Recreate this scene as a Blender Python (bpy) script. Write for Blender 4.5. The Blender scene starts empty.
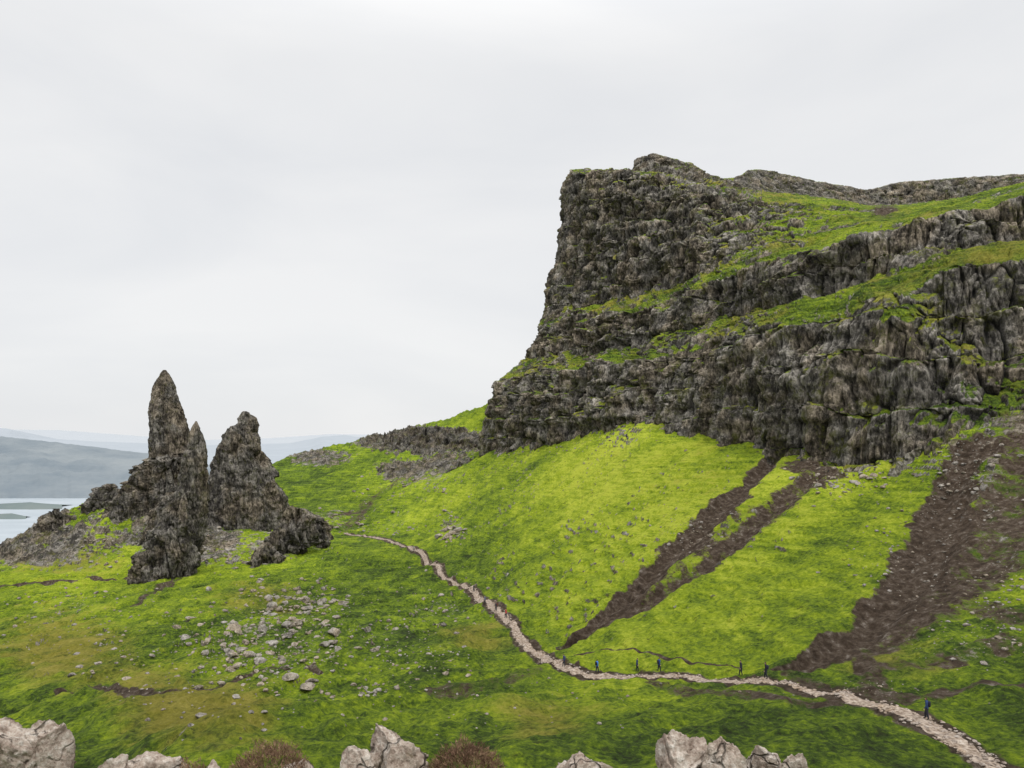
import bpy, math, random, time
import numpy as np
from mathutils import Vector, Matrix
from mathutils.bvhtree import BVHTree
T0=time.time()
rng=np.random.RandomState(7); random.seed(7)
F=768.0; HY=440.0; CX=512.0
scene=bpy.context.scene
# ------------------------------------------------------------------ helpers
def W(px,py,D):
    px=np.asarray(px,float);py=np.asarray(py,float);D=np.asarray(D,float)
    return np.stack([(px-CX)/F*D, D+0*px, (HY-py)/F*D],-1)
_p=rng.permutation(256); PERM=np.concatenate([_p,_p,_p]).astype(np.int32)
_g=rng.normal(size=(256,3)); GR=(_g/np.linalg.norm(_g,axis=1)[:,None]).astype(np.float32)
RV=rng.rand(256,4).astype(np.float32)
def perlin(x,y,z):
    x=np.asarray(x,np.float64);y=np.asarray(y,np.float64);z=np.asarray(z,np.float64)
    x,y,z=np.broadcast_arrays(x,y,z)
    xi=np.floor(x).astype(np.int32);yi=np.floor(y).astype(np.int32);zi=np.floor(z).astype(np.int32)
    xf=(x-xi).astype(np.float32);yf=(y-yi).astype(np.float32);zf=(z-zi).astype(np.float32)
    xi&=255;yi&=255;zi&=255
    u=xf*xf*xf*(xf*(xf*6-15)+10);v=yf*yf*yf*(yf*(yf*6-15)+10);w=zf*zf*zf*(zf*(zf*6-15)+10)
    def g(a,b,c):
        h=PERM[PERM[PERM[(xi+a)&255]+((yi+b)&255)]+((zi+c)&255)]
        G=GR[h]; return G[...,0]*(xf-a)+G[...,1]*(yf-b)+G[...,2]*(zf-c)
    def L(a,b,t): return a+t*(b-a)
    r=L(L(L(g(0,0,0),g(1,0,0),u),L(g(0,1,0),g(1,1,0),u),v),L(L(g(0,0,1),g(1,0,1),u),L(g(0,1,1),g(1,1,1),u),v),w)
    return r*1.6
def worley(x,y,z):
    x,y,z=np.broadcast_arrays(x,y,z);sh=x.shape
    x=x.ravel();y=y.ravel();z=z.ravel()
    xi=np.floor(x).astype(np.int32);yi=np.floor(y).astype(np.int32);zi=np.floor(z).astype(np.int32)
    xf=(x-xi).astype(np.float32);yf=(y-yi).astype(np.float32);zf=(z-zi).astype(np.float32)
    f1=np.full(x.shape,9,np.float32);f2=f1.copy();cv=np.zeros(x.shape,np.float32)
    for a in (-1,0,1):
        for b in (-1,0,1):
            h2=PERM[PERM[(xi+a)&255]+((yi+b)&255)]
            for c in (-1,0,1):
                R=RV[PERM[h2+((zi+c)&255)]]
                d=(a+R[:,0]-xf)**2+(b+R[:,1]-yf)**2+(c+R[:,2]-zf)**2
                lt=d<f1
                f2=np.where(lt,f1,np.minimum(f2,d));f1=np.where(lt,d,f1);cv=np.where(lt,R[:,3],cv)
    f1=np.sqrt(f1);f2=np.sqrt(f2)
    return f1.reshape(sh),(f2-f1).reshape(sh),cv.reshape(sh)
def columns(x,y,tier):
    """2-D cells (basalt columns) that restart on every tier"""
    x,y,tier=np.broadcast_arrays(x,y,tier);sh=x.shape
    x=x.ravel();y=y.ravel();ti=tier.ravel().astype(np.int32)&255
    xi=np.floor(x).astype(np.int32);yi=np.floor(y).astype(np.int32)
    xf=(x-xi).astype(np.float32);yf=(y-yi).astype(np.float32)
    f1=np.full(x.shape,9,np.float32);f2=f1.copy();cv=np.zeros(x.shape,np.float32)
    for a in (-1,0,1):
        for b in (-1,0,1):
            R=RV[PERM[PERM[PERM[(xi+a)&255]+((yi+b)&255)]+ti]]
            d=(a+R[:,0]-xf)**2+(b+R[:,1]-yf)**2;lt=d<f1
            f2=np.where(lt,f1,np.minimum(f2,d));f1=np.where(lt,d,f1);cv=np.where(lt,R[:,3],cv)
    return (np.sqrt(f2)-np.sqrt(f1)).reshape(sh),cv.reshape(sh)
def fbm(x,y,z,o=4,gain=0.5):
    s=0;a=1;t=0
    for i in range(o):
        s=s+a*perlin(x*2**i+i*17.3,y*2**i+i*5.1,z*2**i+i*9.7);t+=a;a*=gain
    return s/t
def ridged(x,y,z,o=3,gain=0.5):
    s=0;a=1;t=0
    for i in range(o):
        s=s+a*(1-2*np.abs(perlin(x*2**i+i*7.3,y*2**i+i*3.1,z*2**i+i*1.7)));t+=a;a*=gain
    return s/t
def smooth1(A,sig,axis):
    if sig<=0: return A
    r=int(3*sig)+1;k=np.exp(-0.5*(np.arange(-r,r+1)/sig)**2);k/=k.sum()
    A=np.moveaxis(A,axis,0);sh=A.shape
    B=np.concatenate([2*A[:1]-A[1:r+1][::-1],A,2*A[-1:]-A[-r-1:-1][::-1]],0)
    out=np.zeros(sh)
    n=sh[0]
    for i,kk in enumerate(k): out+=kk*B[i:i+n]
    return np.moveaxis(out,0,axis)
def sstep(a,b,x):
    t=np.clip((x-a)/(b-a),0,1);return t*t*(3-2*t)
def gnormals(P):
    du=np.gradient(P,axis=1);dv=np.gradient(P,axis=0)
    N=np.cross(du,dv);return N/(np.linalg.norm(N,axis=2,keepdims=True)+1e-9)
def link(o):
    scene.collection.objects.link(o);return o
def mesh_obj(name,V,Fq,mats=(),smooth=True,parent=None):
    me=bpy.data.meshes.new(name);V=np.asarray(V,np.float32);Fq=np.asarray(Fq,np.int32)
    m,k=Fq.shape
    me.vertices.add(len(V));me.vertices.foreach_set('co',V.ravel())
    me.loops.add(m*k);me.loops.foreach_set('vertex_index',Fq.ravel())
    me.polygons.add(m);me.polygons.foreach_set('loop_start',np.arange(0,m*k,k,dtype=np.int32))
    me.polygons.foreach_set('use_smooth',np.full(m,smooth))
    me.update(calc_edges=True)
    for mt in mats: me.materials.append(mt)
    o=bpy.data.objects.new(name,me);link(o)
    if parent: o.parent=parent
    return o
def gridfaces(nv,nu,wrap=False):
    i=np.arange(nv-1)[:,None];j=np.arange(nu if wrap else nu-1)[None,:];j2=(j+1)%nu
    return np.stack([i*nu+j,i*nu+j2,(i+1)*nu+j2,(i+1)*nu+j],-1).reshape(-1,4)
def grid_obj(name,P,mats,wrap=False,smooth=True):
    nv,nu,_=P.shape
    return mesh_obj(name,P.reshape(-1,3),gridfaces(nv,nu,wrap),mats,smooth)
def set_mask(o,C,name='mask'):
    a=o.data.color_attributes.new(name,'FLOAT_COLOR','POINT')
    a.data.foreach_set('color',np.asarray(C,np.float32).ravel())
# ------------------------------------------------------------------ materials
class NT:
    def __init__(s,name):
        s.m=bpy.data.materials.new(name);s.m.use_nodes=True;s.t=s.m.node_tree;s.t.nodes.clear()
        s.out=s.n('ShaderNodeOutputMaterial');s.b=s.n('ShaderNodeBsdfPrincipled')
        s.b.inputs['Roughness'].default_value=0.95;s.b.inputs['Specular IOR Level'].default_value=0.12
        s.t.links.new(s.b.outputs[0],s.out.inputs[0])
        s.tc=s.n('ShaderNodeTexCoord').outputs['Object']
    def n(s,k): return s.t.nodes.new(k)
    def put(s,sock,v):
        if isinstance(v,bpy.types.NodeSocket): s.t.links.new(v,sock)
        elif v is not None:
            if sock.type=='RGBA' and len(v)==3: v=(*v,1)
            sock.default_value=v
    def noise(s,scale,detail=4,rough=0.55,sc3=None,rot=None,dist=0,out='Fac'):
        vec=s.tc
        if sc3 or rot:
            mp=s.n('ShaderNodeMapping');s.put(mp.inputs['Vector'],vec)
            if rot: mp.inputs['Rotation'].default_value=rot
            if sc3: mp.inputs['Scale'].default_value=sc3
            vec=mp.outputs[0]
        t=s.n('ShaderNodeTexNoise');s.put(t.inputs['Vector'],vec);t.inputs['Scale'].default_value=scale
        t.inputs['Detail'].default_value=detail;t.inputs['Roughness'].default_value=rough;t.inputs['Distortion'].default_value=dist
        return t.outputs[out]
    def vor(s,scale,sc3=None,feature='F1',warp=0,out='Distance'):
        vec=s.tc
        if warp:
            nz=s.noise(scale*1.3,2,0.6,out='Color');a=s.n('ShaderNodeVectorMath');a.operation='SUBTRACT';s.put(a.inputs[0],nz);a.inputs[1].default_value=(.5,.5,.5)
            b=s.n('ShaderNodeVectorMath');b.operation='SCALE';s.put(b.inputs[0],a.outputs[0]);b.inputs['Scale'].default_value=warp
            c=s.n('ShaderNodeVectorMath');c.operation='ADD';s.put(c.inputs[0],vec);s.put(c.inputs[1],b.outputs[0]);vec=c.outputs[0]
        if sc3:
            mp=s.n('ShaderNodeMapping');s.put(mp.inputs['Vector'],vec);mp.inputs['Scale'].default_value=sc3;vec=mp.outputs[0]
        t=s.n('ShaderNodeTexVoronoi');t.feature=feature;s.put(t.inputs['Vector'],vec);t.inputs['Scale'].default_value=scale
        return t.outputs[out]
    def math(s,op,a,b=0.0,c=None,clamp=False):
        m=s.n('ShaderNodeMath');m.operation=op;m.use_clamp=clamp;s.put(m.inputs[0],a);s.put(m.inputs[1],b)
        if c is not None: s.put(m.inputs[2],c)
        return m.outputs[0]
    def add(s,*terms):
        acc=None
        for t in terms:
            if isinstance(t,tuple): v=s.math('MULTIPLY',s.math('SUBTRACT',t[0],0.5),t[1])
            else: v=t
            acc=v if acc is None else s.math('ADD',acc,v)
        return acc
    def rng(s,v,a,b,c=0.0,d=1.0,smooth=True):
        m=s.n('ShaderNodeMapRange');m.interpolation_type='SMOOTHSTEP' if smooth else 'LINEAR'
        s.put(m.inputs[0],v)
        for i,x in enumerate((a,b,c,d)): m.inputs[i+1].default_value=x
        return m.outputs[0]
    def mix(s,f,a,b,mode='MIX'):
        m=s.n('ShaderNodeMix');m.data_type='RGBA';m.blend_type=mode;s.put(m.inputs[0],f);s.put(m.inputs[6],a);s.put(m.inputs[7],b)
        return m.outputs[2]
    def ramp(s,v,stops):
        r=s.n('ShaderNodeValToRGB');s.put(r.inputs[0],v);e=r.color_ramp.elements
        while len(e)<len(stops): e.new(0.5)
        for i,(p,c) in enumerate(stops): e[i].position=p;e[i].color=(*c,1)
        return r.outputs[0]
    def bump(s,h,dist,strength=1.0,normal=None):
        b=s.n('ShaderNodeBump');s.put(b.inputs['Height'],h);b.inputs['Distance'].default_value=dist;b.inputs['Strength'].default_value=strength
        if normal is not None: s.put(b.inputs['Normal'],normal)
        return b.outputs[0]
    def finish(s,col,normal=None,rough=None):
        s.put(s.b.inputs['Base Color'],col)
        if normal is not None: s.put(s.b.inputs['Normal'],normal)
        if rough is not None: s.b.inputs['Roughness'].default_value=rough
        return s.m
def rock_color(s,dark=(0.015,0.0145,0.014),mid=(0.080,0.073,0.063),light=(0.38,0.35,0.305),k=1.0,big=None):
    a=s.noise(0.22*k,6,0.62)
    b=s.noise(1.4*k,4,0.7,sc3=(1,1,0.38))
    v=s.add((a,1.0),(b,1.0))
    v=s.math('ADD',v,0.5)
    col=s.ramp(v,[(0.26,dark),(0.46,mid),(0.62,tuple(0.5*x+0.5*y for x,y in zip(mid,light))),(0.80,light)])
    warm=s.noise(0.09*k,2,0.6)
    col=s.mix(s.rng(warm,0.42,0.62,0,0.5),col,s.mix(1.0,col,(1.15,0.96,0.70),'MULTIPLY'))
    return col,v,a
def terrain_material(name):
    s=NT(name)
    at=s.n('ShaderNodeAttribute');at.attribute_name='mask'
    sp=s.n('ShaderNodeSeparateColor');s.put(sp.inputs[0],at.outputs['Color'])
    R,G,B=sp.outputs[0],sp.outputs[1],sp.outputs[2];A=at.outputs['Alpha']
    at2=s.n('ShaderNodeAttribute');at2.attribute_name='mask2'
    sp2=s.n('ShaderNodeSeparateColor');s.put(sp2.inputs[0],at2.outputs['Color']);CAVSHADE=sp2.outputs[0];BLK=sp2.outputs[1]
    med=s.noise(0.16,5,0.65);fine=s.noise(1.6,7,0.78)
    terr=s.noise(1.0,3,0.6,sc3=(0.10,0.10,1.6))
    streak=s.noise(1.0,3,0.6,sc3=(0.55,0.05,0.1),rot=(0,0,math.radians(-28)))
    rc,rv,ra=rock_color(s)
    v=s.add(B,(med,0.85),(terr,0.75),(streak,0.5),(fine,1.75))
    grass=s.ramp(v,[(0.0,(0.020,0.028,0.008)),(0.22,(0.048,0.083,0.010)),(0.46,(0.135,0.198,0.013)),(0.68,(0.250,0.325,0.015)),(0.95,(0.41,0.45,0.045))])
    och=s.ramp(s.math('ADD',s.math('MULTIPLY',fine,0.6),s.math('MULTIPLY',med,0.4)),[(0.30,(0.065,0.068,0.012)),(0.5,(0.21,0.19,0.028)),(0.68,(0.35,0.30,0.07))])
    grass=s.mix(s.rng(s.add(A,(med,1.3),(fine,0.4)),0.35,0.95),grass,och)
    tuft=s.noise(0.6,4,0.8)
    grass=s.mix(s.rng(tuft,0.57,0.70,0,0.75),grass,(0.035,0.043,0.013))
    blk=s.rng(BLK,0.0,1.0,0.55,1.5,False)
    bc=s.n('ShaderNodeCombineColor')
    for i in range(3): s.put(bc.inputs[i],blk)
    rc=s.mix(1.0,rc,bc.outputs[0],'MULTIPLY')
    rc=s.mix(s.rng(CAVSHADE,0.0,1.0,0.0,0.92,False),rc,(0.012,0.012,0.0115))  # painted shade: rock colour darkened in the recesses
    rc=s.mix(s.rng(s.add(0.5,(tuft,1.0),(med,0.9)),0.50,0.74,0,0.7),rc,(0.085,0.090,0.016))
    dn=s.noise(0.9,4,0.7)
    dirt=s.ramp(dn,[(0.28,(0.026,0.018,0.012)),(0.48,(0.066,0.046,0.031)),(0.60,(0.115,0.088,0.066)),(0.74,(0.27,0.235,0.195))])
    dm=s.rng(s.add(G,(med,0.9),(fine,1.0),(streak,0.9)),0.38,0.62)
    rm=s.rng(s.add(R,(ra,1.1),(fine,0.7)),0.42,0.58)
    col=s.mix(dm,grass,dirt);col=s.mix(rm,col,rc)
    h=s.add((fine,1.4),(terr,0.7))
    hr=s.math('ADD',s.math('MULTIPLY',rv,1.6),0.0)
    hm=s.n('ShaderNodeMix');hm.data_type='FLOAT';s.put(hm.inputs[0],R);s.put(hm.inputs[2],h);s.put(hm.inputs[3],hr)
    return s.finish(col,s.bump(hm.outputs[0],1.2,0.9))
TERR=terrain_material('grass_and_rock')
def rock_material(name,k,dark,mid,light,bd,moss=0.4):
    s=NT(name);c,v,a=rock_color(s,dark,mid,light,k)
    c=s.mix(s.rng(s.noise(0.5*k,4,0.7),0.55,0.66,0,moss),c,(0.09,0.09,0.022))
    return s.finish(c,s.bump(s.math('MULTIPLY',v,1.6),bd,0.9))
PINN=rock_material('pinnacle_basalt',1.0,(0.016,0.015,0.0145),(0.078,0.071,0.062),(0.36,0.33,0.29),1.2,0.5)
BOULD=rock_material('boulder_stone',2.2,(0.06,0.055,0.045),(0.20,0.18,0.155),(0.38,0.355,0.32),0.2,0.35)
def near_rock_material():
    s=NT('lichen_stone')
    a=s.noise(5,8,0.68);b=s.noise(28,5,0.7);c=s.noise(2.2,4,0.6)
    v=s.math('ADD',s.math('MULTIPLY',a,0.6),s.math('MULTIPLY',b,0.4))
    col=s.ramp(v,[(0.33,(0.08,0.055,0.04)),(0.43,(0.28,0.215,0.17)),(0.52,(0.46,0.385,0.32)),(0.62,(0.66,0.61,0.54))])
    nz=s.vor(3.2,feature='DISTANCE_TO_EDGE',warp=0.25)
    crack=s.rng(nz,0.0,0.05,1.0,0.0)
    crack=s.math('MULTIPLY',crack,s.rng(c,0.4,0.55))
    col=s.mix(s.math('MULTIPLY',crack,0.8),col,(0.03,0.024,0.018))
    col=s.mix(s.rng(c,0.54,0.66,0,0.55),col,(0.12,0.095,0.05))
    h=s.math('SUBTRACT',s.math('ADD',s.math('MULTIPLY',a,1.2),s.math('MULTIPLY',b,0.35)),s.math('MULTIPLY',crack,0.5))
    return s.finish(col,s.bump(h,0.09,1.0))
NEAR=near_rock_material()
def path_material():
    s=NT('path_gravel')
    a=s.noise(3.0,5,0.75);b=s.vor(2.6)
    v=s.math('ADD',s.math('MULTIPLY',a,0.75),s.math('MULTIPLY',b,0.3))
    col=s.ramp(v,[(0.32,(0.07,0.048,0.034)),(0.48,(0.19,0.145,0.11)),(0.62,(0.31,0.255,0.205)),(0.8,(0.43,0.38,0.33))])
    return s.finish(col,s.bump(v,0.2,0.8))
PATH=path_material()
def simple(name,c,rough=0.8,var=0.25,scale=6):
    s=NT(name);n=s.noise(scale,4,0.6)
    lo=tuple(x*(1-var) for x in c);hi=tuple(min(1,x*(1+var)) for x in c)
    return s.finish(s.ramp(n,[(0.3,lo),(0.7,hi)]),None,rough)
# ------------------------------------------------------------------ ground loft (near -> far)
def rail(*pts):
    a=np.array(pts,float);return a[:,0],a[:,1],a[:,2]
def near(D,Z):
    py=HY-Z*F/D;return rail((-500,py,D),(1500,py,D))
GR_R=[
 near(0.6,-1.75),near(3.0,-1.95),near(5.6,-2.62),near(7.5,-4.3),near(14,-10),
 rail((-500,815,70),(0,808,58),(200,805,46),(600,805,45),(1024,815,42),(1500,815,40)),
 rail((-500,760,130),(0,745,98),(120,747,80),(200,748,66),(400,752,58),(600,738,62),(800,742,58),(930,745,56),(1024,775,52),(1500,775,48)),
 rail((-500,710,180),(0,692,134),(120,697,108),(200,700,92),(400,702,88),(600,682,100),(700,678,93),(800,682,83),(900,704,72),(960,712,69),(1024,705,68),(1500,660,62)),
 rail((-500,670,260),(0,638,198),(120,641,172),(200,642,156),(350,640,140),(515,632,145),(600,635,118),(700,640,105),(800,645,93),(900,652,85),(1024,640,82),(1500,580,75)),
 rail((-500,640,320),(0,592,262),(120,600,225),(200,606,203),(350,592,200),(460,583,218),(515,580,178),(600,580,150),(700,582,130),(800,590,113),(900,592,102),(1024,580,98),(1500,500,90)),
 rail((-500,630,350),(0,572,304),(120,572,282),(200,572,262),(260,565,262),(350,553,275),(420,545,292),(515,530,228),(600,520,190),(700,515,162),(800,525,140),(900,532,124),(1024,510,118),(1500,430,108)),
 rail((-500,640,390),(-60,585,345),(0,548,338),(40,524,340),(100,493,345),(150,483,352),(200,503,350),(280,518,350),(350,520,372),(420,497,380),(480,457,398),(560,435,318),(640,413,268),(700,428,234),(760,441,199),(850,467,165),(900,457,158),(970,421,153),(1024,400,152),(1500,315,145)),
 rail((-500,740,420),(-60,640,400),(0,605,395),(100,545,400),(160,520,410),(220,520,420),(280,500,430),(350,490,450),(420,470,460),(487,450,480),(560,445,420),(640,430,370),(760,460,300),(900,470,240),(1024,420,230),(1500,340,220)),
 rail((-500,800,520),(0,660,500),(100,600,500),(160,560,510),(220,500,560),(275,457,590),(300,450,600),(350,437,610),(385,433,600),(440,415,570),(487,398,560),(560,378,560),(640,400,500),(760,430,450),(1024,430,400),(1500,350,400)),
 rail((-500,760,800),(0,700,800),(160,640,800),(300,520,800),(487,450,800),(700,440,800),(1500,400,800)),
 rail((-500,610,1700),(0,590,1800),(300,560,1900),(487,520,1900),(700,500,1900),(1500,450,1900)),
]
pxs=np.concatenate([np.linspace(-500,-30,90)[:-1],np.linspace(-30,1054,1050),np.linspace(1054,1500,90)[1:]])
rows=[8,12,16,20,22,70,90,105,105,80,95,60,90,14,10]
K=[]
for (a,b,c) in GR_R:
    py=np.interp(pxs,a,b);D=np.exp(np.interp(pxs,a,np.log(c)));K.append((py,D))
PY=np.array([k[0] for k in K]);LD=np.log(np.array([k[1] for k in K]))
PY2=smooth1(PY,9,1);LD=smooth1(LD,22,1)
PY2[11]=smooth1(PY[11:12],5,1)[0];PY2[13]=smooth1(PY[13:14],5,1)[0]
Zk=(HY-PY2)/F*np.exp(LD)
def loft(rails,rows,s):
    out=[]
    for i,n in enumerate(rows):
        t=np.arange(n)/n
        out.append(rails[i][None]*(1-t[:,None,None])+rails[i+1][None]*t[:,None,None])
    out.append(rails[-1][None]);A=np.concatenate(out,0)
    return smooth1(A,s,0)
Rk=np.stack([np.broadcast_to(pxs,Zk.shape),LD,PY2],-1)
A=loft(Rk,rows,7)
A0=loft(Rk,rows,1.5);nn=sum(rows[:4]);wgt=sstep(nn-5,nn+25,np.arange(A.shape[0]))[:,None,None]
A=A0*(1-wgt)+A*wgt
D=np.exp(A[...,1]);P=W(A[...,0],A[...,2],D)
x,y=P[...,0].copy(),P[...,1].copy();r=D
gpx,gpy=A[...,0].copy(),A[...,2].copy()
def blob(cx,cy,rx,ry,Wd=1.0):
    return np.exp(-(((gpx-cx)/rx)**2+((gpy-cy)/ry)**2)**Wd)
amp=sstep(12,60,r)*(1-0.75*blob(385,540,65,12,2))
right=sstep(470,600,gpx)
rel=1-0.55*right
wxx=x+3*fbm(x/15,y/15,5.5,2);wyy=y+3*fbm(x/15+8,y/15,5.5,2)
hum=ridged(wxx/8,wyy/8,1.1,3)
ca,sa=math.cos(math.radians(-30)),math.sin(math.radians(-30))
across=x*sa+y*ca;down=x*ca-y*sa
run=ridged((across+2.5*fbm(x/18,y/18,3.3,2))/10,down/90,0.7,3)
ribs=ridged((wxx*.8-wyy*.6)/24,(wxx*.6+wyy*.8)/75,2.2,3)
P[...,2]+=amp*(rel*(2.6*fbm(x/30,y/30,0.3*r/60,3)+3.2*ribs-1.6+0.9*(hum-.3))+0.8*fbm(x/6.5,y/6.5,2.1,3))+sstep(3,30,r)*(0.35*fbm(x/1.7,y/1.7,4.4,3)+sstep(30,80,r)*0.32*ridged(x/3.2,y/3.2,1.7,2))
P[...,2]-=right*sstep(90,120,r)*1.2*run
zz=P[...,2]
P[...,2]+=sstep(80,140,r)*0.22*np.sin(zz*2*np.pi/1.3+5*fbm(x/12,y/12,0.5,2))*sstep(0,0.4,fbm(x/20,y/20,7.7,2)+.2)
kx,ky=(205-CX)/F*78,78
P[...,2]+=2.6*np.exp(-(((x-kx)/13)**2+((y-ky)/9)**2)**1.3)
ridge_rock=np.clip(blob(420,441,68,13,2)+blob(325,457,38,9,2)*0.45+blob(395,470,24,9)*0.6+.6*blob(450,463,30,10),0,1)*(r>415)
patchn=fbm(x/14,y/14,6.6,3)
left_rock=np.clip(1.1*blob(105,495,44,12,1.5)+blob(50,524,30,12)*1.1+blob(150,492,36,22,1.5)+blob(15,546,22,9)*1.0+0.55*blob(180,540,50,22)+.55*blob(95,525,60,18)+.5*blob(30,555,40,10),0,1)*(r<375)*(r>235)
left_rock=np.clip(left_rock*np.clip(0.9+1.9*patchn,0.15,1.35),0,1)
n1=ridged(x/9,y/9,P[...,2]/5,3)
P[...,2]+=ridge_rock*(n1-.35)*9+left_rock*(ridged(x/7,y/7,P[...,2]/7,4,.6)*4.5-1.0+1.5*fbm(x/2.5,y/2.5,P[...,2]/2.5,3))
P[...,1]-=ridge_rock*ridged(x/7,P[...,2]/14,1.0,3)*8
nv,nu,_=P.shape
ground=grid_obj('ground',P,[TERR])
bpy.context.view_layer.update()
dg=bpy.context.evaluated_depsgraph_get()
BV=BVHTree.FromObject(ground,dg)
def hit(px,py):
    d=Vector(((px-CX)/F,1,(HY-py)/F)).normalized();h=BV.ray_cast(d*15,d)
    return h[0]
def gz(x,y,d=0.0):
    h=BV.ray_cast(Vector((x,y,400)),Vector((0,0,-1)));return h[0].z if h[0] else d
def poly(pts):
    o=[]
    for q in pts:
        h=hit(q[0],q[1])
        if h is not None: o.append((h.x,h.y,h.z,*q[2:]))
    return np.array(o)
def dist_poly(X,Y,pl,wcol=3):
    best=np.full(X.shape,1e9)
    for a,b in zip(pl[:-1],pl[1:]):
        ax,ay,bx,by=a[0],a[1],b[0],b[1];L2=(bx-ax)**2+(by-ay)**2+1e-9
        t=np.clip(((X-ax)*(bx-ax)+(Y-ay)*(by-ay))/L2,0,1)
        d=np.hypot(X-ax-t*(bx-ax),Y-ay-t*(by-ay));w=a[wcol]+(b[wcol]-a[wcol])*t
        best=np.minimum(best,d/w)
    return best
X,Y,Z=P[...,0],P[...,1],P[...,2]
dirt=np.zeros(X.shape);deep=np.zeros(X.shape)
wob=1.3*fbm(X/9,Y/9,Z/9,4,.65)
def gully(pts,s=1.0,soft=1.0,dp_=0.0):
    global dirt,deep
    pl=poly(pts)
    d=dist_poly(X,Y,pl)
    dirt=np.maximum(dirt,s*(1-sstep(0.5,0.5+0.95*soft,d+wob*0.7)))
    if dp_: deep=np.maximum(deep,dp_*(1-sstep(0.2,1.1,d+wob*0.3)))
gully([(778,452,2.5),(740,490,4),(700,530,5),(660,565,4.5),(615,605,2.6),(580,635,1.4),(560,648,0.8)],1.02,.8,1.8)
gully([(815,478,3),(770,515,3.5),(720,555,3.0),(680,580,2.5),(620,615,2),(570,645,1.0)],0.64,1.5,.9)
gully([(740,510,3),(700,550,3.5),(650,590,3)],0.5,1.5)
gully([(800,462,4),(825,475,4),(795,490,4)],0.7,1.3)
gully([(990,408,3),(975,440,4.5),(955,480,5),(945,520,5),(925,560,5),(895,600,4.5),(860,630,3.5),(815,655,2.5),(785,668,1.5)],1.0,.8,1.7)
gully([(1035,430,7),(1015,500,7),(990,545,6),(950,590,4.5),(900,625,3.5),(850,648,2.5),(800,668,1.5)],0.66,1.5,.6)
gully([(930,590,2),(1024,615,2)],0.55,1.5)
gully([(1000,640,2),(940,660,2),(880,665,2)],0.52,2)
gully([(860,650,1.2),(880,690,1.2),(905,705,1.0)],0.55,1.8)
gully([(790,672,1.0),(850,690,1.4),(900,700,1.4),(960,690,1.0),(1030,684,.8)],0.6,1.5)
gully([(650,682,1.2),(700,690,1.6),(760,697,1.6),(830,705,1.2)],0.6,1.5)
gully([(540,668,1.0),(480,690,2.5),(440,690,2.0)],0.52,1.5)
gully([(60,690,.7),(150,694,1.3),(215,688,1.1),(270,668,.9),(320,672,0.6)],0.75,1.6,.5)
gully([(135,605,1.5),(165,585,2.2),(190,575,1)],0.6,1.5)
gully([(575,655,.3),(610,649,.3),(650,652,.3),(690,664,.3),(740,668,.3)],0.8)
gully([(-10,590,1.4),(20,585,1.4),(60,580,1.4),(100,579,1.4),(130,578,1.4),(165,572,1.4)],1.15,.6)
gully([(345,530,3),(370,500,4),(400,480,4),(430,468,4),(470,455,3)],0.5,1.5)
gully([(330,515,3),(360,512,3)],0.6)
P[...,2]-=deep
ground.data.vertices.foreach_set('co',P.reshape(-1,3).astype(np.float32).ravel());ground.data.update()
bpy.context.view_layer.update();BV=BVHTree.FromObject(ground,bpy.context.evaluated_depsgraph_get())
PATHPX=[(1012,785),(985,762),(960,742),(925,721),(890,708),(850,697),(800,688),(750,682),(700,678),(650,677),(600,679),(575,672),(555,662),(540,655),(525,645),(516,630),(506,617),(490,605),(475,592),(455,583),(441,575),(437,565),(425,556),(410,548),(390,541),(370,537),(345,533)]
pl=poly([(a,b,1.0) for a,b in PATHPX])
seg=np.concatenate([[0],np.cumsum(np.hypot(*np.diff(pl[:,:2],axis=0).T))]);S=np.arange(0,seg[-1],0.4)
pxy=np.stack([np.interp(S,seg,pl[:,0]),np.interp(S,seg,pl[:,1])],-1);pxy=smooth1(pxy,5,0)
pxy[:,0]+=0.7*fbm(S/11,S*0,S*0+2,2)
coarse=np.concatenate([pxy[::10],np.ones((len(pxy[::10]),2))*1.0],1);coarse[:,3]=2.0
dp=dist_poly(X,Y,coarse)
dirt=np.maximum(dirt,0.8*(1-sstep(0.45,1.4,dp+wob*0.5)))
slope=1-gnormals(P)[...,2]
crag=np.zeros_like(X)
def cr(cx,cy,rx,ry,s=1.0):
    global crag;crag=np.maximum(crag,s*blob(cx,cy,rx,ry,1.5))
cr(270,645,90,45,.30);cr(295,605,40,15,.35);cr(450,532,14,12,.5);cr(395,520,25,18,.35);cr(330,520,30,14,.45);cr(420,480,40,14,.45);cr(640,430,60,14,.35)
cr(200,545,80,30,.44);cr(1000,420,60,30,.45);cr(440,610,60,30,.27);cr(290,545,50,30,.45);cr(1000,500,50,90,.36);cr(960,650,80,40,.29);cr(60,620,60,40,.27);cr(800,480,60,20,.33);cr(60,560,70,25,.38);cr(390,640,60,30,.27);cr(300,470,30,15,.3)
rock=np.clip(1.2*ridge_rock+1.05*left_rock+crag+sstep(0.22,0.45,slope)*0.7*(deep<.3),0,1)
rock*=sstep(8,30,r)
dirt=np.maximum(dirt,0.45*left_rock)
lowleft=(1-sstep(380,560,gpx))*sstep(540,600,gpy)
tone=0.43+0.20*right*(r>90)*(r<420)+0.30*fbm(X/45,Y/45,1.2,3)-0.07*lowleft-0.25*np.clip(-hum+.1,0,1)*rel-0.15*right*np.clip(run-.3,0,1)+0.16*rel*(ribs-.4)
tone+=0.14*blob(600,470,160,60)-0.20*blob(430,630,110,40)+0.22*blob(100,585,120,45)-0.12*blob(320,480,50,40)-0.12*blob(1010,720,60,40)-0.12*blob(640,735,200,25)+0.12*blob(60,690,80,30)+.1*blob(300,560,60,20)+.12*blob(420,500,60,30)
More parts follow.
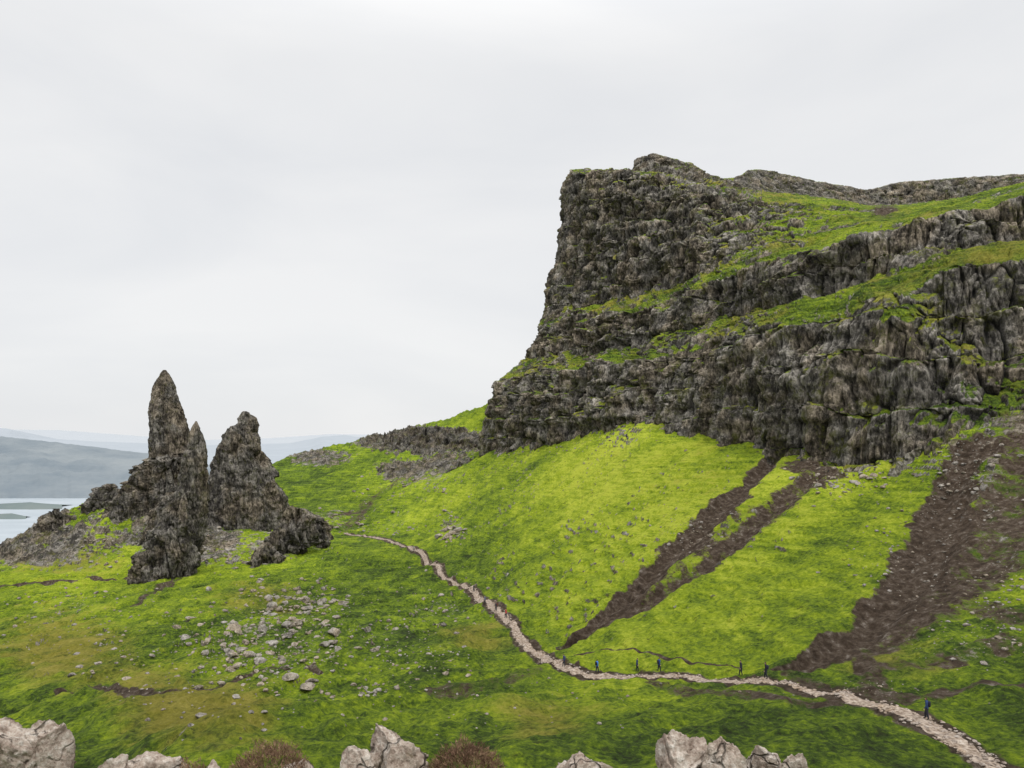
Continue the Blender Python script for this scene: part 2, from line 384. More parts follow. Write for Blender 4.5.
och=0.95*blob(200,715,90,38)+0.75*blob(60,650,80,40)+0.6*blob(545,720,60,25)+0.25*blob(700,470,80,40)+0.6*blob(480,640,50,20)+0.55*blob(260,600,60,20)+0.65*blob(60,560,70,20)+.4*blob(900,660,90,30)
och=np.clip(och+0.16,0,1)
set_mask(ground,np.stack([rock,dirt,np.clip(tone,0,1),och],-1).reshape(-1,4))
m2=np.zeros((nv*nu,4));m2[:,1]=0.5-0.3*np.clip(ridge_rock+left_rock*.5,0,1).ravel();set_mask(ground,m2,'mask2')
print('ground',time.time()-T0)
# ------------------------------------------------------------------ cliff massif loft (bottom -> top)
MR=[
 rail((474,500,394),(560,470,312),(640,450,262),(700,462,230),(760,475,195),(850,500,161),(900,490,154),(970,455,149),(1024,435,148),(1500,360,141)),
 rail((479,457,398),(520,447,355),(560,434,318),(620,410,277),(640,413,268),(700,428,234),(760,441,199),(850,467,165),(900,457,158),(970,421,153),(1024,400,152),(1500,315,145)),
 rail((484,415,401),(560,398,322),(640,385,274),(700,382,238),(760,382,203),(830,395,173),(900,375,166),(970,345,162),(1024,330,162),(1500,260,154)),
 rail((497,381,404),(520,374,380),(560,370,333),(600,363,302),(640,362,282),(700,342,245),(760,328,213),(830,314,188),(900,290,178),(960,268,174),(1024,250,172),(1500,180,161)),
 rail((524,358,408),(560,352,358),(600,350,330),(640,345,307),(700,325,267),(740,310,246),(800,294,222),(850,278,209),(900,262,202),(960,247,196),(1024,232,194),(1500,160,182)),
 rail((533,330,411),(600,318,336),(650,308,305),(700,288,270),(760,265,241),(820,247,222),(870,236,211),(930,216,204),(985,203,200),(1024,190,198),(1500,110,187)),
 rail((543,308,416),(600,298,362),(650,288,334),(700,272,302),(740,258,280),(800,243,255),(865,231,234),(900,223,228),(960,206,222),(1024,188,220),(1500,105,200)),
 rail((548,282,419),(600,260,368),(650,250,340),(700,243,312),(740,238,295),(800,230,280),(865,223,265),(900,219,255),(960,204,250),(1024,186.5,245),(1500,102,230)),
 rail((557,250,423),(600,225,380),(650,218,356),(700,217,330),(740,214,322),(800,217,315),(865,216,310),(900,214,300),(960,202,290),(1024,185.5,280),(1500,100,260)),
 rail((567,173,429),(600,172,395),(640,177,375),(700,190,355),(740,200,350),(800,206,360),(865,209,370),(900,209,370),(960,200,360),(1024,184.5,350),(1500,98,320)),
 rail((573,170,440),(600,171,420),(637,173,400),(643,168,400),(690,172,400),(720,183,410),(740,188,460),(800,195,510),(865,205,535),(900,206,535),(960,200,520),(1024,187,500),(1500,105,450)),
 rail((579,169,455),(600,171,440),(636,171,420),(640,160,412),(655,154,410),(690,163,412),(702,174,415),(722,180,430),(734,181,470),(748,169,510),(760,169,515),(800,177,530),(862,190,550),(872,189,550),(890,183,550),(940,179,535),(1024,174,515),(1500,100,500)),
 rail((600,176,480),(700,180,500),(760,175,600),(865,195,620),(1024,179,600),(1500,110,560)),
 rail((620,260,700),(1500,200,900)),
]
ps=np.concatenate([np.linspace(479,1040,1080),np.linspace(1040,1500,110)[1:]])
RK=[];nb=110
for k,(a,b,c) in enumerate(MR):
    L=a[0]
    px=np.where(ps<700,L+(ps-479)*(700-L)/(700-479),ps)
    py=np.interp(px,a,b);D=np.exp(np.interp(px,a,np.log(c)))
    py=smooth1(py,6 if k<10 else 2,0);D=smooth1(D,25,0)
    Q=W(px,py,D)
    if 2<=k<=8: Q[:,2]+=3.2*fbm(Q[:,0]/16,Q[:,1]/16,np.full(len(Q),k*3.3),3)*(0.4+0.6*sstep(0,200,np.arange(len(Q))))
    t=np.linspace(1,0,nb+1)[:-1]
    bp=W(L+75*t**1.5,py[0]+0*t,D[0]*(1+0.35*t));bp[:,2]=Q[0,2]-6*t
    RK.append(np.concatenate([bp,Q],0))
mrows=[20,75,85,48,80,34,58,58,90,30,44,16,10]
RK=np.array(RK)
bandw=[1,1,1,0.44,1.0,0.44,0.78,0.8,0.92,0.66,0.95,0.2,0]
MP=loft(RK,mrows,1.6)
rowid=np.concatenate([np.full(n,i) for i,n in enumerate(mrows)]+[[12]])[:,None]
psfull=np.concatenate([np.full(nb,479),ps])[None,:]
x,y,z=MP[...,0],MP[...,1],MP[...,2]
bw=np.concatenate([np.full(n,w) for n,w in zip(mrows,bandw)]+[[0]]);bw=smooth1(bw,2.5,0)[:,None]*np.ones(MP.shape[:2])
patch=fbm(x/24,y/24,z/14,3)
bw=np.where((bw<.7)&(rowid<9),bw+0.9*np.clip(patch,0,.6),bw)
bw=np.clip(bw,0,1)
bowl=((rowid>=5)&(rowid<=9))*sstep(760,850,psfull)
bw=bw*(1-bowl)+(0.30+.5*np.clip(patch,0,1))*bowl
bw=np.where((rowid==9)&(psfull>760),0.35,bw)
N0=gnormals(smooth1(smooth1(MP,8,0),14,1))
hh=10.5
zw=z+9*fbm(x/42,y/42,z/80,3)+0.05*x
fr=zw/hh;fl=np.floor(fr);f=fr-fl
ter=(fl+sstep(0.26,0.98,f))*hh-zw
tm=sstep(-0.30,0.15,fbm(x/26,y/26,z/18+4,2))*bw*(rowid>0)*(rowid<10)
edgefade=sstep(0,60,psfull-479)*0.6+0.4
MP[...,2]+=1.3*ter*tm*edgefade
ledge=tm*np.exp(-((f-0.08)/0.12)**2)+tm*np.exp(-((f-1.08)/0.12)**2)
x,y,z=MP[...,0],MP[...,1],MP[...,2]
wx=x+3.5*fbm(x/16,y/16,z/30,2);wy=y+3.5*fbm(x/16+9,y/16,z/30,2);wz=z+3*fbm(x/22,y/22+7,z/22,2)
but=ridged((wx+.25*z)/30,wy/30,wz/110,2)
col=ridged(wx/11,wy/11,wz/60,2,0.5)
fe,cv=columns(wx/4.6,wy/4.6,fl*3)
ge,gv=columns(wx/1.9+9,wy/1.9,fl*5+np.floor((wz+2*cv)/4.5))
f1,he,hv=worley(wx/6,wy/6,wz/5)
blocks=2.3*(cv-.5)+1.6*(sstep(0,0.30,fe)-.75)
blocks2=1.1*(gv-.5)+0.8*(sstep(0,0.35,ge)-.7)
bl3=1.4*(hv-.5)+.6*(sstep(0,.3,he)-.7)
strat=fbm(wx/40,wy/40,wz/3.6,3)
gen=fbm(x/5,y/5,z/5,4,0.6)
scaleD=np.clip(y/260,0.7,1.4)
nose=1-0.45*np.exp(-((psfull-479)/40)**2)
disp=bw*(7.5*(but-.35)+3.4*(col-.35)+blocks+blocks2+0.9*bl3+2.1*strat+0.9*gen-1.6*ledge)*scaleD*nose+(1-bw)*(0.9*gen+1.4*(but-.4)+0.6*blocks2)
disp-=2.2*np.exp(-((psfull-479)/60)**2)*bw
farp=(rowid>=10)
disp=np.where(farp,disp*0.5,disp)
Nd=N0.copy();Nd[...,2]*=0.30
MPd=MP+Nd*disp[...,None]
MPd[...,2]+=bw*0.8*fbm(x/7,y/7,z/4,3)
MN=gnormals(MPd);MNs=gnormals(smooth1(smooth1(MPd,2,0),3,1))
slope=0.35*MN[...,2]+0.65*MNs[...,2]
gmix=fbm(x/16,y/16,z/10,4)
wet=sstep(780,900,psfull)*(rowid<4)
rock=0.87-1.35*(slope-0.38)+(0.42+.2*wet)*gmix+0.5*(bw-0.6)-0.22*wet-0.36*ledge
rock=np.clip(rock,0,1)
rock=np.where((rowid>=10)&(psfull<735),np.clip(rock+.2,0,1),rock)
rock=np.where((rowid==10)&(psfull>=735),np.clip(0.78+.4*gmix,0,1),rock)
rock=np.where((rowid==9)&(psfull<760),np.clip(rock+.2,0,1),rock)
stepz=np.exp(-(((z+3*gmix)%16-8)/1.6)**2)
rock=np.clip(rock+0.45*stepz*bowl*sstep(-.1,.2,patch),0,1)
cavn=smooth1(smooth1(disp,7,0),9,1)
cavshade=np.clip((cavn-disp)*0.40+0.55*(0.30-but)+(0.14-fe)*1.8,0,1)*bw  # mask for shade painted into cracks and hollows of the cliff
tone=np.clip(0.36+0.3*fbm(x/30,y/30,z/30,3)+.08*bowl,0,1)
och=np.clip(0.52+0.5*fbm(x/22,y/22+3,z/22,3)-.12*bowl,0,1)
dm=np.exp(-(((psfull-885)/16)**2+((rowid-8)/1.3)**2))*0.9+0.30*sstep(830,900,psfull)*(rowid<2)+0.35*np.clip(patch,0,1)
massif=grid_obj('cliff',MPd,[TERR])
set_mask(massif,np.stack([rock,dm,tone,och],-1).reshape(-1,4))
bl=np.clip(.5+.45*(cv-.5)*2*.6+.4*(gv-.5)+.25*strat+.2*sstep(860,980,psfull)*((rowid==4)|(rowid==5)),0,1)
set_mask(massif,np.stack([cavshade,bl,cavshade,cavshade],-1).reshape(-1,4),'mask2')
print('cliff',time.time()-T0)
# ------------------------------------------------------------------ pinnacles
def pinnacle(name,prof,D,depth_ratio=0.8,amp=1.0,nr=260,nh=300,lean=0.0,parent=None):
    a=np.array(prof,float)
    yy=np.linspace(a[0,0],a[-1,0],nh);l=np.interp(yy,a[:,0],a[:,1]);rr=np.interp(yy,a[:,0],a[:,2])
    l=smooth1(l,2,0);rr=smooth1(rr,2,0)
    cx=((l+rr)/2-CX)/F*D;rad=np.maximum((rr-l)/2/F*D,0.12);zz=(HY-yy)/F*D
    th=np.linspace(0,2*np.pi,nr,endpoint=False)
    c,s=np.cos(th),np.sin(th);e=0.8
    ux=np.sign(c)*np.abs(c)**e;uy=np.sign(s)*np.abs(s)**e
    Xp=cx[:,None]+rad[:,None]*ux;Yp=D+lean*(zz-zz[-1])[:,None]+rad[:,None]*depth_ratio*uy;Zp=zz[:,None]+0*Xp
    sx_=Xp+1.0*fbm(Xp/8,Yp/8,Zp/16,2)+0.12*Zp;sy_=Yp+1.0*fbm(Xp/8+4,Yp/8,Zp/16,2);wz=Zp+1.5*fbm(Xp/8,Yp/8+7,Zp/8,2)
    f1,fe,cv=worley(sx_/3.4,sy_/3.4,wz/15);g1,ge,gv=worley(sx_/1.3,sy_/1.3,wz/4.5)
    d=2.6*(ridged(sx_/7,sy_/7,wz/40,2)-.4)+2.1*(cv-.5)+1.4*(sstep(0,.3,fe)-.8)+0.9*(gv-.5)+.5*(sstep(0,.3,ge)-.7)+0.7*fbm(Xp/12,Yp/12,wz/2.6,3)+0.7*fbm(Xp/3,Yp/3,Zp/3,4,.6)-.3
    k=np.clip(rad/6,0.10,1.0)[:,None]*amp
    top=np.clip(1-(zz[0]-zz)/14.0,0,1)[:,None]
    Pp=np.stack([Xp+ux*d*k,Yp+uy*d*k,Zp+0.6*fbm(Xp/2,Yp/2,Zp/2,3)*k+amp*0.5*top*(cv-.5)*4*np.clip(rad/5,0,1)[:,None]],-1)
    return mesh_obj(name,Pp[::-1].reshape(-1,3),gridfaces(nh,nr,True),[PINN],parent=parent)
pinnacle('rock_pinnacle',[(370,163,166),(374,160,169),(380,157,171),(388,155,174),(398,153,178),(410,152,182),(425,151,187),(440,151,190),(455,152,190),(470,150,192),(490,147,196)],352,0.8,0.45)
pinnacle('rock_pinnacle',[(421,195,197),(427,192,200),(436,189,204),(450,187,207),(465,183,209),(480,180,208),(500,175,208),(520,169,207),(540,158,204),(556,146,198),(572,140,190),(600,130,185)],262,0.8,0.75)
pinnacle('rock_crag',[(488,178,184),(500,168,188),(520,158,192),(545,148,195),(570,134,192),(600,128,190)],256,0.8,1.0)
pinnacle('rock_pinnacle',[(411,243,247),(416,239,254),(424,236,257),(430,228,258),(440,223,260),(450,218,262),(460,213,268),(480,210,277),(500,208,287),(515,209,291),(545,200,298)],335,0.5,1.0)
pinnacle('rock_pinnacle',[(428,227,232),(436,223,240),(450,219,248),(480,212,262),(520,208,276),(545,204,280)],329,0.5,.8)
pinnacle('rock_crag',[(456,156,186),(463,146,190),(474,134,192),(484,125,194),(500,116,196),(520,106,196),(545,98,194),(570,94,190)],326,0.5,1.3)
pinnacle('rock_crag',[(492,166,176),(505,158,184),(520,150,190),(540,140,196),(575,128,200)],300,0.6,1.0)
pinnacle('rock_crag',[(484,106,113),(490,97,120),(499,88,126),(514,78,132),(532,72,136),(550,68,138)],338,0.4,1.3)
pinnacle('rock_crag',[(509,52,60),(516,44,70),(528,36,82),(545,26,94)],334,0.35,1.3)
pinnacle('rock_crag',[(506,289,299),(512,285,307),(520,280,313),(530,274,317),(540,268,314),(556,260,302),(590,250,290)],272,0.4,1.4)
pinnacle('rock_crag',[(513,306,312),(519,299,322),(528,294,330),(540,290,330),(560,288,320)],285,0.5,1.3)
pinnacle('rock_crag',[(542,262,268),(550,257,278),(560,252,286),(580,246,290)],262,0.5,1.2)
# ------------------------------------------------------------------ boulders
import bmesh
def ico(sub):
    bm=bmesh.new();bmesh.ops.create_icosphere(bm,subdivisions=sub,radius=1)
    v=np.array([q.co[:] for q in bm.verts]);f=np.array([[q.index for q in p.verts] for p in bm.faces]);bm.free();return v,f
I2=ico(2);I3=ico(3);I6=ico(6)
def rockverts(base,seed,cuts=9,noise=0.18,det=3,fs=1.3):
    rs=np.random.RandomState(seed);v=base.copy()
    for _ in range(cuts):
        n=rs.normal(size=3);n/=np.linalg.norm(n);d=rs.uniform(0.45,0.8);k=np.maximum(0,v@n-d);v-=k[:,None]*n
    o=rs.uniform(0,50,3)
    v=v+base*(noise*fbm(base[:,0]*fs+o[0],base[:,1]*fs+o[1],base[:,2]*fs+o[2],det,0.6))[:,None]
    return v
LIB2=[rockverts(I2[0],i+100,7,0.25) for i in range(60)];LIB3=[rockverts(I3[0],i+300,7,0.25) for i in range(40)]
def scatter(name,spots,mat):
    VV=[];FF=[];off=0;k=0
    for (cx,cy,rx,ry,n,s0,s1) in spots:
        for _ in range(n):
            px=cx+rx*np.random.normal()*0.55;py=cy+ry*np.random.normal()*0.55
            h=hit(px,py)
            if h is None or h.y>520: continue
            k+=1;s=s0*(s1/s0)**(np.random.rand()**2.6)
            lib,bf=(LIB3,I3[1]) if s>0.9 else (LIB2,I2[1])
            v=lib[k%len(lib)]*np.array([s*random.uniform(.8,1.3),s*random.uniform(.8,1.3),s*random.uniform(.5,.9)])
            an=random.uniform(0,6.28);c,sn=math.cos(an),math.sin(an)
            v=v@np.array([[c,sn,0],[-sn,c,0],[0,0,1]])+np.array([h.x,h.y,h.z+s*0.05])
            VV.append(v);FF.append(bf+off);off+=len(v)
    return mesh_obj(name,np.concatenate(VV),np.concatenate(FF),[mat],smooth=False)
np.random.seed(3)
scatter('boulder_field',[(285,625,80,50,420,.15,1.3),(300,605,45,18,160,.2,1.4),(250,650,55,25,160,.15,1.1),(450,532,12,10,50,.4,1.8),(420,660,60,25,80,.12,.5),
 (370,690,20,8,26,.15,.45),(200,680,100,40,120,.12,.6),(90,620,90,50,160,.2,.9),(330,522,40,12,110,.3,1.5),(400,490,40,20,110,.3,1.5),(560,700,90,25,50,.08,.28),
 (430,615,60,30,110,.15,.8),(90,673,8,4,4,.3,.8),(660,420,80,15,60,.3,1.1),(850,480,50,18,110,.2,1.0),(960,470,50,50,260,.12,.6),(900,560,60,60,190,.1,.4),
 (700,530,50,30,180,.1,.45),(225,545,60,25,200,.3,1.5),(1000,600,40,50,140,.1,.45),(445,520,8,18,20,.4,1.2),(380,530,40,10,60,.3,.9),(570,445,80,10,60,.25,.9),
 (110,545,60,20,120,.3,1.3),(60,600,50,15,30,.2,.7),(960,640,60,20,80,.06,.25),(850,690,80,8,60,.05,.2),(500,560,120,40,60,.1,.4),(320,660,120,60,200,.1,.45),(500,480,80,30,60,.2,.6)],BOULD)
# ------------------------------------------------------------------ path
nC=9;tan=np.gradient(pxy,axis=0);tan/=np.linalg.norm(tan,axis=1)[:,None];nor=np.stack([tan[:,1],-tan[:,0]],-1)
hw=0.80+0.40*fbm(S/6,S*0,S*0,3)+0.2*(pxy[:,1]<75)
RP=np.zeros((len(S),nC,3))
cz=np.array([gz(a,b,-30) for a,b in pxy]);cz=smooth1(cz,5,0)
for j in range(nC):
    t=(j/(nC-1)*2-1);wj=hw*(1+0.45*fbm(S/1.3,np.full(len(S),3.0*np.sign(t)),S*0,2))
    q=pxy+nor*(t*wj)[:,None];RP[:,j,:2]=q
    zz=np.array([gz(a,b,-30) for a,b in q])
    RP[:,j,2]=np.maximum(zz,0.5*zz+0.5*cz)+0.10*(1-t**4)-0.03+0.05*fbm(q[:,0]/0.8,q[:,1]/.8,0*S,2)
path=grid_obj('path',RP[:, ::-1],[PATH])
VV=[];FF=[];off=0
for k in range(1700):
    i=int(len(S)*np.random.rand()**1.6);t=np.random.choice([-1,1])*np.random.uniform(0.15,1.35)
    q=pxy[i]+nor[i]*t*hw[i];s=np.random.uniform(.05,.19);z=gz(q[0],q[1],-30)
    v=LIB2[k%60]*np.array([s*1.3,s*1.3,s*.7])+np.array([q[0],q[1],z+0.06]);VV.append(v);FF.append(I2[1]+off);off+=len(v)
mesh_obj('path_stones',np.concatenate(VV),np.concatenate(FF),[rock_material('path_stone',4,(0.08,0.06,0.05),(0.21,0.17,0.14),(0.38,0.34,0.3),0.05,0.0)],smooth=False)
print('path',time.time()-T0)
# ------------------------------------------------------------------ foreground rocks
def fg_rock(px0,px1,ytop,D,seed,hh=0.42,dep=0.8):
    w=(px1-px0)/F*D/2;cx=((px0+px1)/2-CX)/F*D;top=(HY-ytop)/F*D
    v=rockverts(I6[0],seed,18,0.26,6,1.8)
    mn,mxx=v.min(0),v.max(0);v=(v-mn)/(mxx-mn)*2-1
    v=v*np.array([w,max(w*dep,0.25),hh])+np.array([cx,D,top-hh])
    return mesh_obj('rock',v,I6[1],[NEAR])
for i,a in enumerate([(-55,48,706,5.9),(20,74,722,6.0),(60,130,756,6.1),(100,190,754,6.3),(190,262,758,6.2),(262,345,757,6.5),(318,392,748,6.3),(352,430,728,6.5),(543,622,753,6.6),
   (657,716,732,6.9),(690,750,741,6.8),(735,790,740,7.1),(772,819,747,6.9),(600,662,768,6.6),(480,560,772,6.4)]):
    fg_rock(*a,seed=20+i)
def heather(px0,px1,ytop,D,seed,n=5200):
    rs=np.random.RandomState(seed);w=(px1-px0)/F*D/2;cx=((px0+px1)/2-CX)/F*D;top=(HY-ytop)/F*D;h=0.42
    V=[];Fc=[]
    for i in range(n):
        d=rs.normal(size=3);d/=np.linalg.norm(d);d[2]=abs(d[2]);rr=rs.uniform(.55,1.0)**.5
        lump=1+0.16*math.sin(d[0]*7+seed)*math.cos(d[1]*6+seed*2)-.08
        p=np.array([cx+d[0]*w*rr,D+d[1]*w*.8*rr,top-h+d[2]*h*rr*lump*(0.93+.07*rs.rand())])
        dr=d*0.6+rs.normal(size=3)*0.45;dr[2]=abs(dr[2])+.3;dr/=np.linalg.norm(dr);l=rs.uniform(.02,.055)
        sd=np.cross(dr,rs.normal(size=3));sd/=np.linalg.norm(sd);sd*=0.0035
        V+= [p-sd,p+sd,p+dr*l];Fc.append((3*i,3*i+1,3*i+2))
    return mesh_obj('heather_bush',np.array(V),np.array(Fc),[HEA],smooth=False)
s=NT('heather');HEA=s.finish(s.ramp(s.noise(9,4,.7),[(0.35,(0.06,0.032,0.022)),(0.5,(0.16,0.095,0.06)),(0.62,(0.27,0.18,0.11)),(0.75,(0.15,0.16,0.04))]))
heather(226,314,739,6.4,1);heather(423,508,739,6.5,2,6500);heather(165,215,757,6.2,3,3000)
# ------------------------------------------------------------------ sea, far land
def sea_material():
    s=NT('sea_water');n=s.noise(0.01,4,0.6,sc3=(0.3,1,1))
    s.b.inputs['Specular IOR Level'].default_value=0.5
    return s.finish(s.ramp(n,[(0.3,(0.22,0.26,0.29)),(0.7,(0.31,0.35,0.38))]),s.bump(s.noise(0.05,4,.6),1.0,0.3),0.35)
SZ=-300.0
mesh_obj('sea',np.array([(-40000,600,SZ),(40000,600,SZ),(40000,60000,SZ),(-40000,60000,SZ)]),np.array([(0,1,2,3)]),[sea_material()])
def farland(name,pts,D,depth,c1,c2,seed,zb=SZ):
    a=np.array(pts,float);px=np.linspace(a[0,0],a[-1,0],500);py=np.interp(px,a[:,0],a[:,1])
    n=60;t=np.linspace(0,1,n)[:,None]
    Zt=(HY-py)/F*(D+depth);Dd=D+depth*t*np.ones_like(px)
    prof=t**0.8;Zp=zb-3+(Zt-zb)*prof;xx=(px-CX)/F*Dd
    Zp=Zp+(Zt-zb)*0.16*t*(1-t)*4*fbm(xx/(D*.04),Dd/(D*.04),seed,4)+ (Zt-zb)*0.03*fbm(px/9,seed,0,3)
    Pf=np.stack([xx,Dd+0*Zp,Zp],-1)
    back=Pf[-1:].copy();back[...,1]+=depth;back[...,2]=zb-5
    s=NT(name+'_painted_haze');m=s.finish(s.ramp(s.noise(0.0022,7,.65),[(0.35,c1),(0.65,c2)]))  # aerial haze is painted in as pale surface colour
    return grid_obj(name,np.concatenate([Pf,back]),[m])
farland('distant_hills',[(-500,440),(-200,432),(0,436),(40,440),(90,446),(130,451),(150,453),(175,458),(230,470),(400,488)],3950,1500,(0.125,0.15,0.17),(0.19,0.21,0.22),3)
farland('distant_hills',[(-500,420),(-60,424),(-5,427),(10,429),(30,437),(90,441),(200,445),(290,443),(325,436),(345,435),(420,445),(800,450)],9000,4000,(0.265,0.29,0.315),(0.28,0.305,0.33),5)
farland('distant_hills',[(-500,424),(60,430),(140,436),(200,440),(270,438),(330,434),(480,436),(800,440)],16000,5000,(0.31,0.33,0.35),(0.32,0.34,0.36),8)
farland('island',[(-120,508),(-40,505),(10,502.5),(30,501.5),(62,504.5)],3300,160,(0.10,0.13,0.13),(0.15,0.17,0.16),11)
farland('island',[(-80,517),(-10,513.5),(12,512.5),(26,515.5)],2900,60,(0.10,0.13,0.13),(0.15,0.17,0.16),12)
# ------------------------------------------------------------------ people
SKIN=simple('skin',(0.45,0.28,0.2));HAIR=simple('hair',(0.05,0.03,0.02));BOOT=simple('boots',(0.05,0.04,0.03))
def skinmesh(pts,edges,rad,sub=1):
    me=bpy.data.meshes.new('tmp');me.from_pydata([tuple(p) for p in pts],edges,[]);o=bpy.data.objects.new('tmp',me);link(o)
    m=o.modifiers.new('s','SKIN');m.use_smooth_shade=True
    for i,d in enumerate(me.skin_vertices[0].data):
        d.radius=(rad[i],rad[i]) if not isinstance(rad[i],tuple) else rad[i]
    me.skin_vertices[0].data[0].use_root=True
    if sub: q=o.modifiers.new('u','SUBSURF');q.levels=sub;q.render_levels=sub
    dgx=bpy.context.evaluated_depsgraph_get();r=bpy.data.meshes.new_from_object(o.evaluated_get(dgx));bpy.data.objects.remove(o);return r
def person(px,py,heading,jacket,trousers,pack=None,stride=0.13,hgt=1.75):
    h=hit(px,py)
    if h is None: return
    k=hgt/1.75;st=stride
    P_=[(0,0,.95),(0,0,1.12),(0,0.02,1.36),(0,0.03,1.50),(0,.04,1.56),
       (-.10,0,.90),(-.11,-st*.3+.03,.50),(-.11,-st,.09),(-.11,-st+.15,.04),
       (.10,0,.90),(.11,st*.7+.03,.50),(.11,st,.09),(.11,st+.16,.04),
       (-.18,.02,1.43),(-.24,st*.4-.02,1.16),(-.24,st*.4+.14,.92),
       (.18,.02,1.43),(.24,-st*.4-.02,1.16),(.24,-st*.4+.10,.92)]
    E=[(0,1),(1,2),(2,3),(3,4),(0,5),(5,6),(6,7),(7,8),(0,9),(9,10),(10,11),(11,12),(3,13),(13,14),(14,15),(3,16),(16,17),(17,18)]
    Rr=[(.17,.13),(.16,.12),(.20,.14),(.11,.09),(.055,.055),.12,.09,.065,.045,.12,.09,.065,.045,.085,.065,.04,.085,.065,.04]
    me=skinmesh(P_,E,Rr,1)
    jm=simple('jacket',jacket);tm=simple('trousers',trousers)
    for m in (jm,tm,BOOT): me.materials.append(m)
    for p in me.polygons:
        c=p.center;p.material_index=0 if c.z>0.90 or abs(c.x)>.2 else (1 if c.z>.13 else 2)
    root=bpy.data.objects.new('hiker',None);link(root)
    b=bpy.data.objects.new('body',me);link(b);b.parent=root
    v,f=I3;v=v*np.array([.078,.098,.118]);v[:,0]*=1-0.25*np.clip(-v[:,2]/.118,0,1)
    nose=np.exp(-((v[:,0]/.018)**2+((v[:,2]+.005)/.025)**2))*(v[:,1]>0);v[:,1]+=nose*.02
    ear=np.exp(-(((v[:,1])/.02)**2+((v[:,2])/.03)**2));v[:,0]+=np.sign(v[:,0])*ear*.014
    ho=mesh_obj('head',v+np.array([0,.06,1.66]),f,[SKIN,HAIR],parent=root)
    for p in ho.data.polygons:
        c=p.center;p.material_index=1 if (c.z>1.70 or (c.y<.04 and c.z>1.60)) else 0
    for sx,hx in ((-1,(-.24,st*.4+.14,.92)),(1,(.24,-st*.4+.10,.92))):
        pts=[(0,0,0.0),(0,.01,-.07)];ed=[(0,1)];rd=[(.02,.028),(.018,.035)]
        for fi,(oy,l) in enumerate(((-.028,.062),(-.009,.075),(.011,.07),(.03,.055))):
            a=len(pts);pts+=[(0,oy+.01,-.085),(sx*-.006,oy+.012,-.085-l*.5),(sx*-.02,oy+.01,-.085-l)];ed+=[(1,a),(a,a+1),(a+1,a+2)];rd+=[.009,.008,.007]
        a=len(pts);pts+=[(sx*-.01,.035,-.04),(sx*-.015,.052,-.07)];ed+=[(0,a),(a,a+1)];rd+=[.011,.009]
        hm=skinmesh(pts,ed,rd,0);hm.materials.append(SKIN);hoj=bpy.data.objects.new('hand',hm);link(hoj);hoj.parent=root;hoj.location=hx
    if pack:
        v,f=I3;v=np.sign(v)*np.abs(v)**.6*np.array([.15,.10,.24]);mesh_obj('backpack',v+np.array([0,-.17,1.25]),f,[simple('pack',pack)],parent=root)
    root.location=(h.x,h.y,h.z+.05);root.rotation_euler=(0,0,math.radians(heading));root.scale=(k,k,k)
dk=(.025,.028,.035)
for a in [(927,720,60,(.03,.05,.12),(.03,.03,.04),(.02,.02,.03)),(766,679,75,(.02,.02,.025),dk,(.03,.03,.05)),(741,676,95,(.03,.03,.04),dk,None),
          (659,672,-70,(.02,.05,.20),dk,(.03,.03,.03)),(637,672,-90,(.02,.03,.09),dk,None),(597,673,-60,(.05,.15,.45),(.03,.03,.06),(.02,.02,.02)),
          (564,667,100,(.04,.05,.12),dk,(.1,.1,.1)),(506,618,120,(.4,.06,.05),dk,None),(496,611,130,(.03,.03,.04),dk,(.2,.05,.03)),(485,604,100,(.1,.12,.2),dk,None),(474,592,140,(.05,.05,.05),dk,None),(414,551,140,(.3,.3,.3),dk,None)]:
    person(*a)
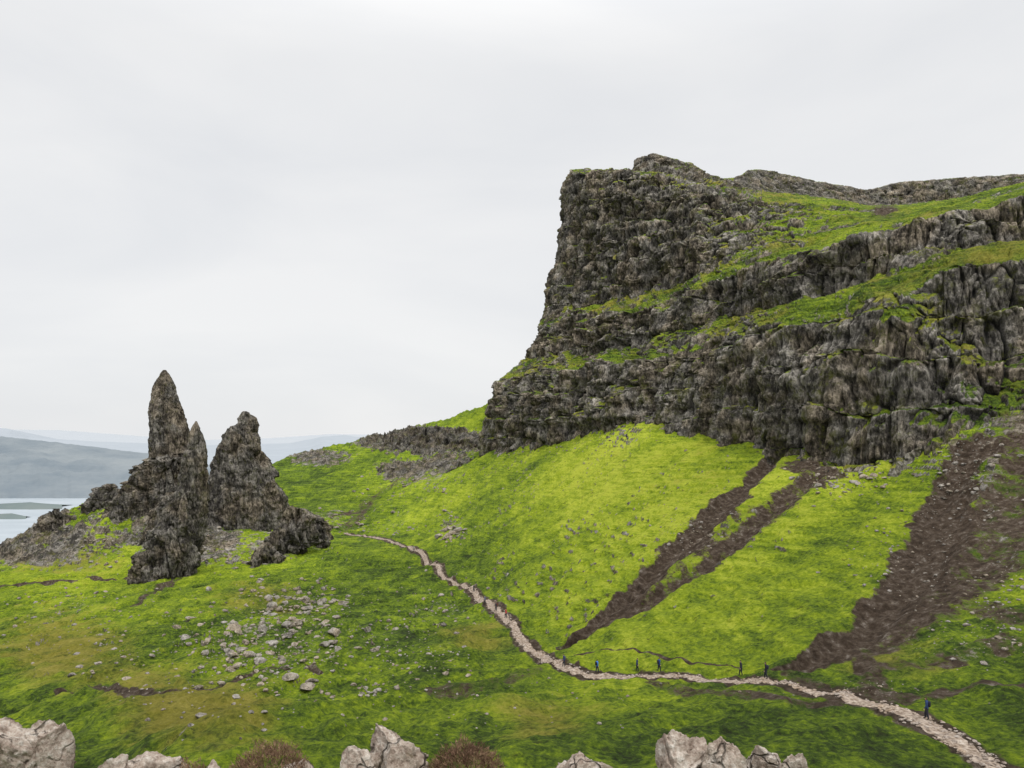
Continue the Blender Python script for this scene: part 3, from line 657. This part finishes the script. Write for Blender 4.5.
# ------------------------------------------------------------------ world + sun
el,az=math.radians(50),math.radians(150)
w=bpy.data.worlds.new('World');scene.world=w;w.use_nodes=True;t=w.node_tree;t.nodes.clear()
def N(k): return t.nodes.new(k)
out=N('ShaderNodeOutputWorld');bg=N('ShaderNodeBackground');t.links.new(bg.outputs[0],out.inputs[0])
tc=N('ShaderNodeTexCoord');sx=N('ShaderNodeSeparateXYZ');t.links.new(tc.outputs['Generated'],sx.inputs[0])
mr=N('ShaderNodeMapRange');mr.interpolation_type='SMOOTHSTEP';t.links.new(sx.outputs[2],mr.inputs[0])
for i,v in enumerate((0.42,0.95,8.9,30.0)): mr.inputs[i+1].default_value=v
mp=N('ShaderNodeMapping');mp.inputs['Scale'].default_value=(1,1,3.2);t.links.new(tc.outputs['Generated'],mp.inputs[0])
nz=N('ShaderNodeTexNoise');nz.inputs['Scale'].default_value=1.9;nz.inputs['Detail'].default_value=5;nz.inputs['Roughness'].default_value=.5;nz.inputs['Distortion'].default_value=.4;t.links.new(mp.outputs[0],nz.inputs[0])
cr_=N('ShaderNodeValToRGB');e=cr_.color_ramp.elements;e[0].position=.33;e[0].color=(.895,.91,.935,1);e[1].position=.66;e[1].color=(1.02,1.02,1.02,1);t.links.new(nz.outputs[0],cr_.inputs[0])
mu=N('ShaderNodeVectorMath');mu.operation='SCALE';t.links.new(cr_.outputs[0],mu.inputs[0]);t.links.new(mr.outputs[0],mu.inputs['Scale'])
sk=N('ShaderNodeTexSky');sk.sky_type='NISHITA';sk.sun_disc=False;sk.sun_elevation=el;sk.sun_rotation=az
mx=N('ShaderNodeMix');mx.data_type='RGBA';mx.inputs[0].default_value=0.94;t.links.new(sk.outputs[0],mx.inputs[6]);t.links.new(mu.outputs[0],mx.inputs[7])
t.links.new(mx.outputs[2],bg.inputs[0]);bg.inputs[1].default_value=0.1
sd=bpy.data.lights.new('sun','SUN');sd.energy=1.5;sd.angle=math.radians(10);sd.color=(1,.97,.92);so=bpy.data.objects.new('sun',sd);link(so)
dirv=Vector((math.sin(az)*math.cos(el),math.cos(az)*math.cos(el),math.sin(el)))
so.rotation_euler=dirv.to_track_quat('Z','Y').to_euler()
# ------------------------------------------------------------------ camera
cd=bpy.data.cameras.new('camera');cd.lens=27;cd.sensor_width=36;cd.shift_y=(HY-384)/1024;cd.clip_start=0.1;cd.clip_end=80000
co=bpy.data.objects.new('camera',cd);link(co);co.rotation_euler=(math.radians(90),0,0);scene.camera=co
scene.view_settings.view_transform='Standard';scene.view_settings.look='None';scene.view_settings.exposure=0
print('done',time.time()-T0)
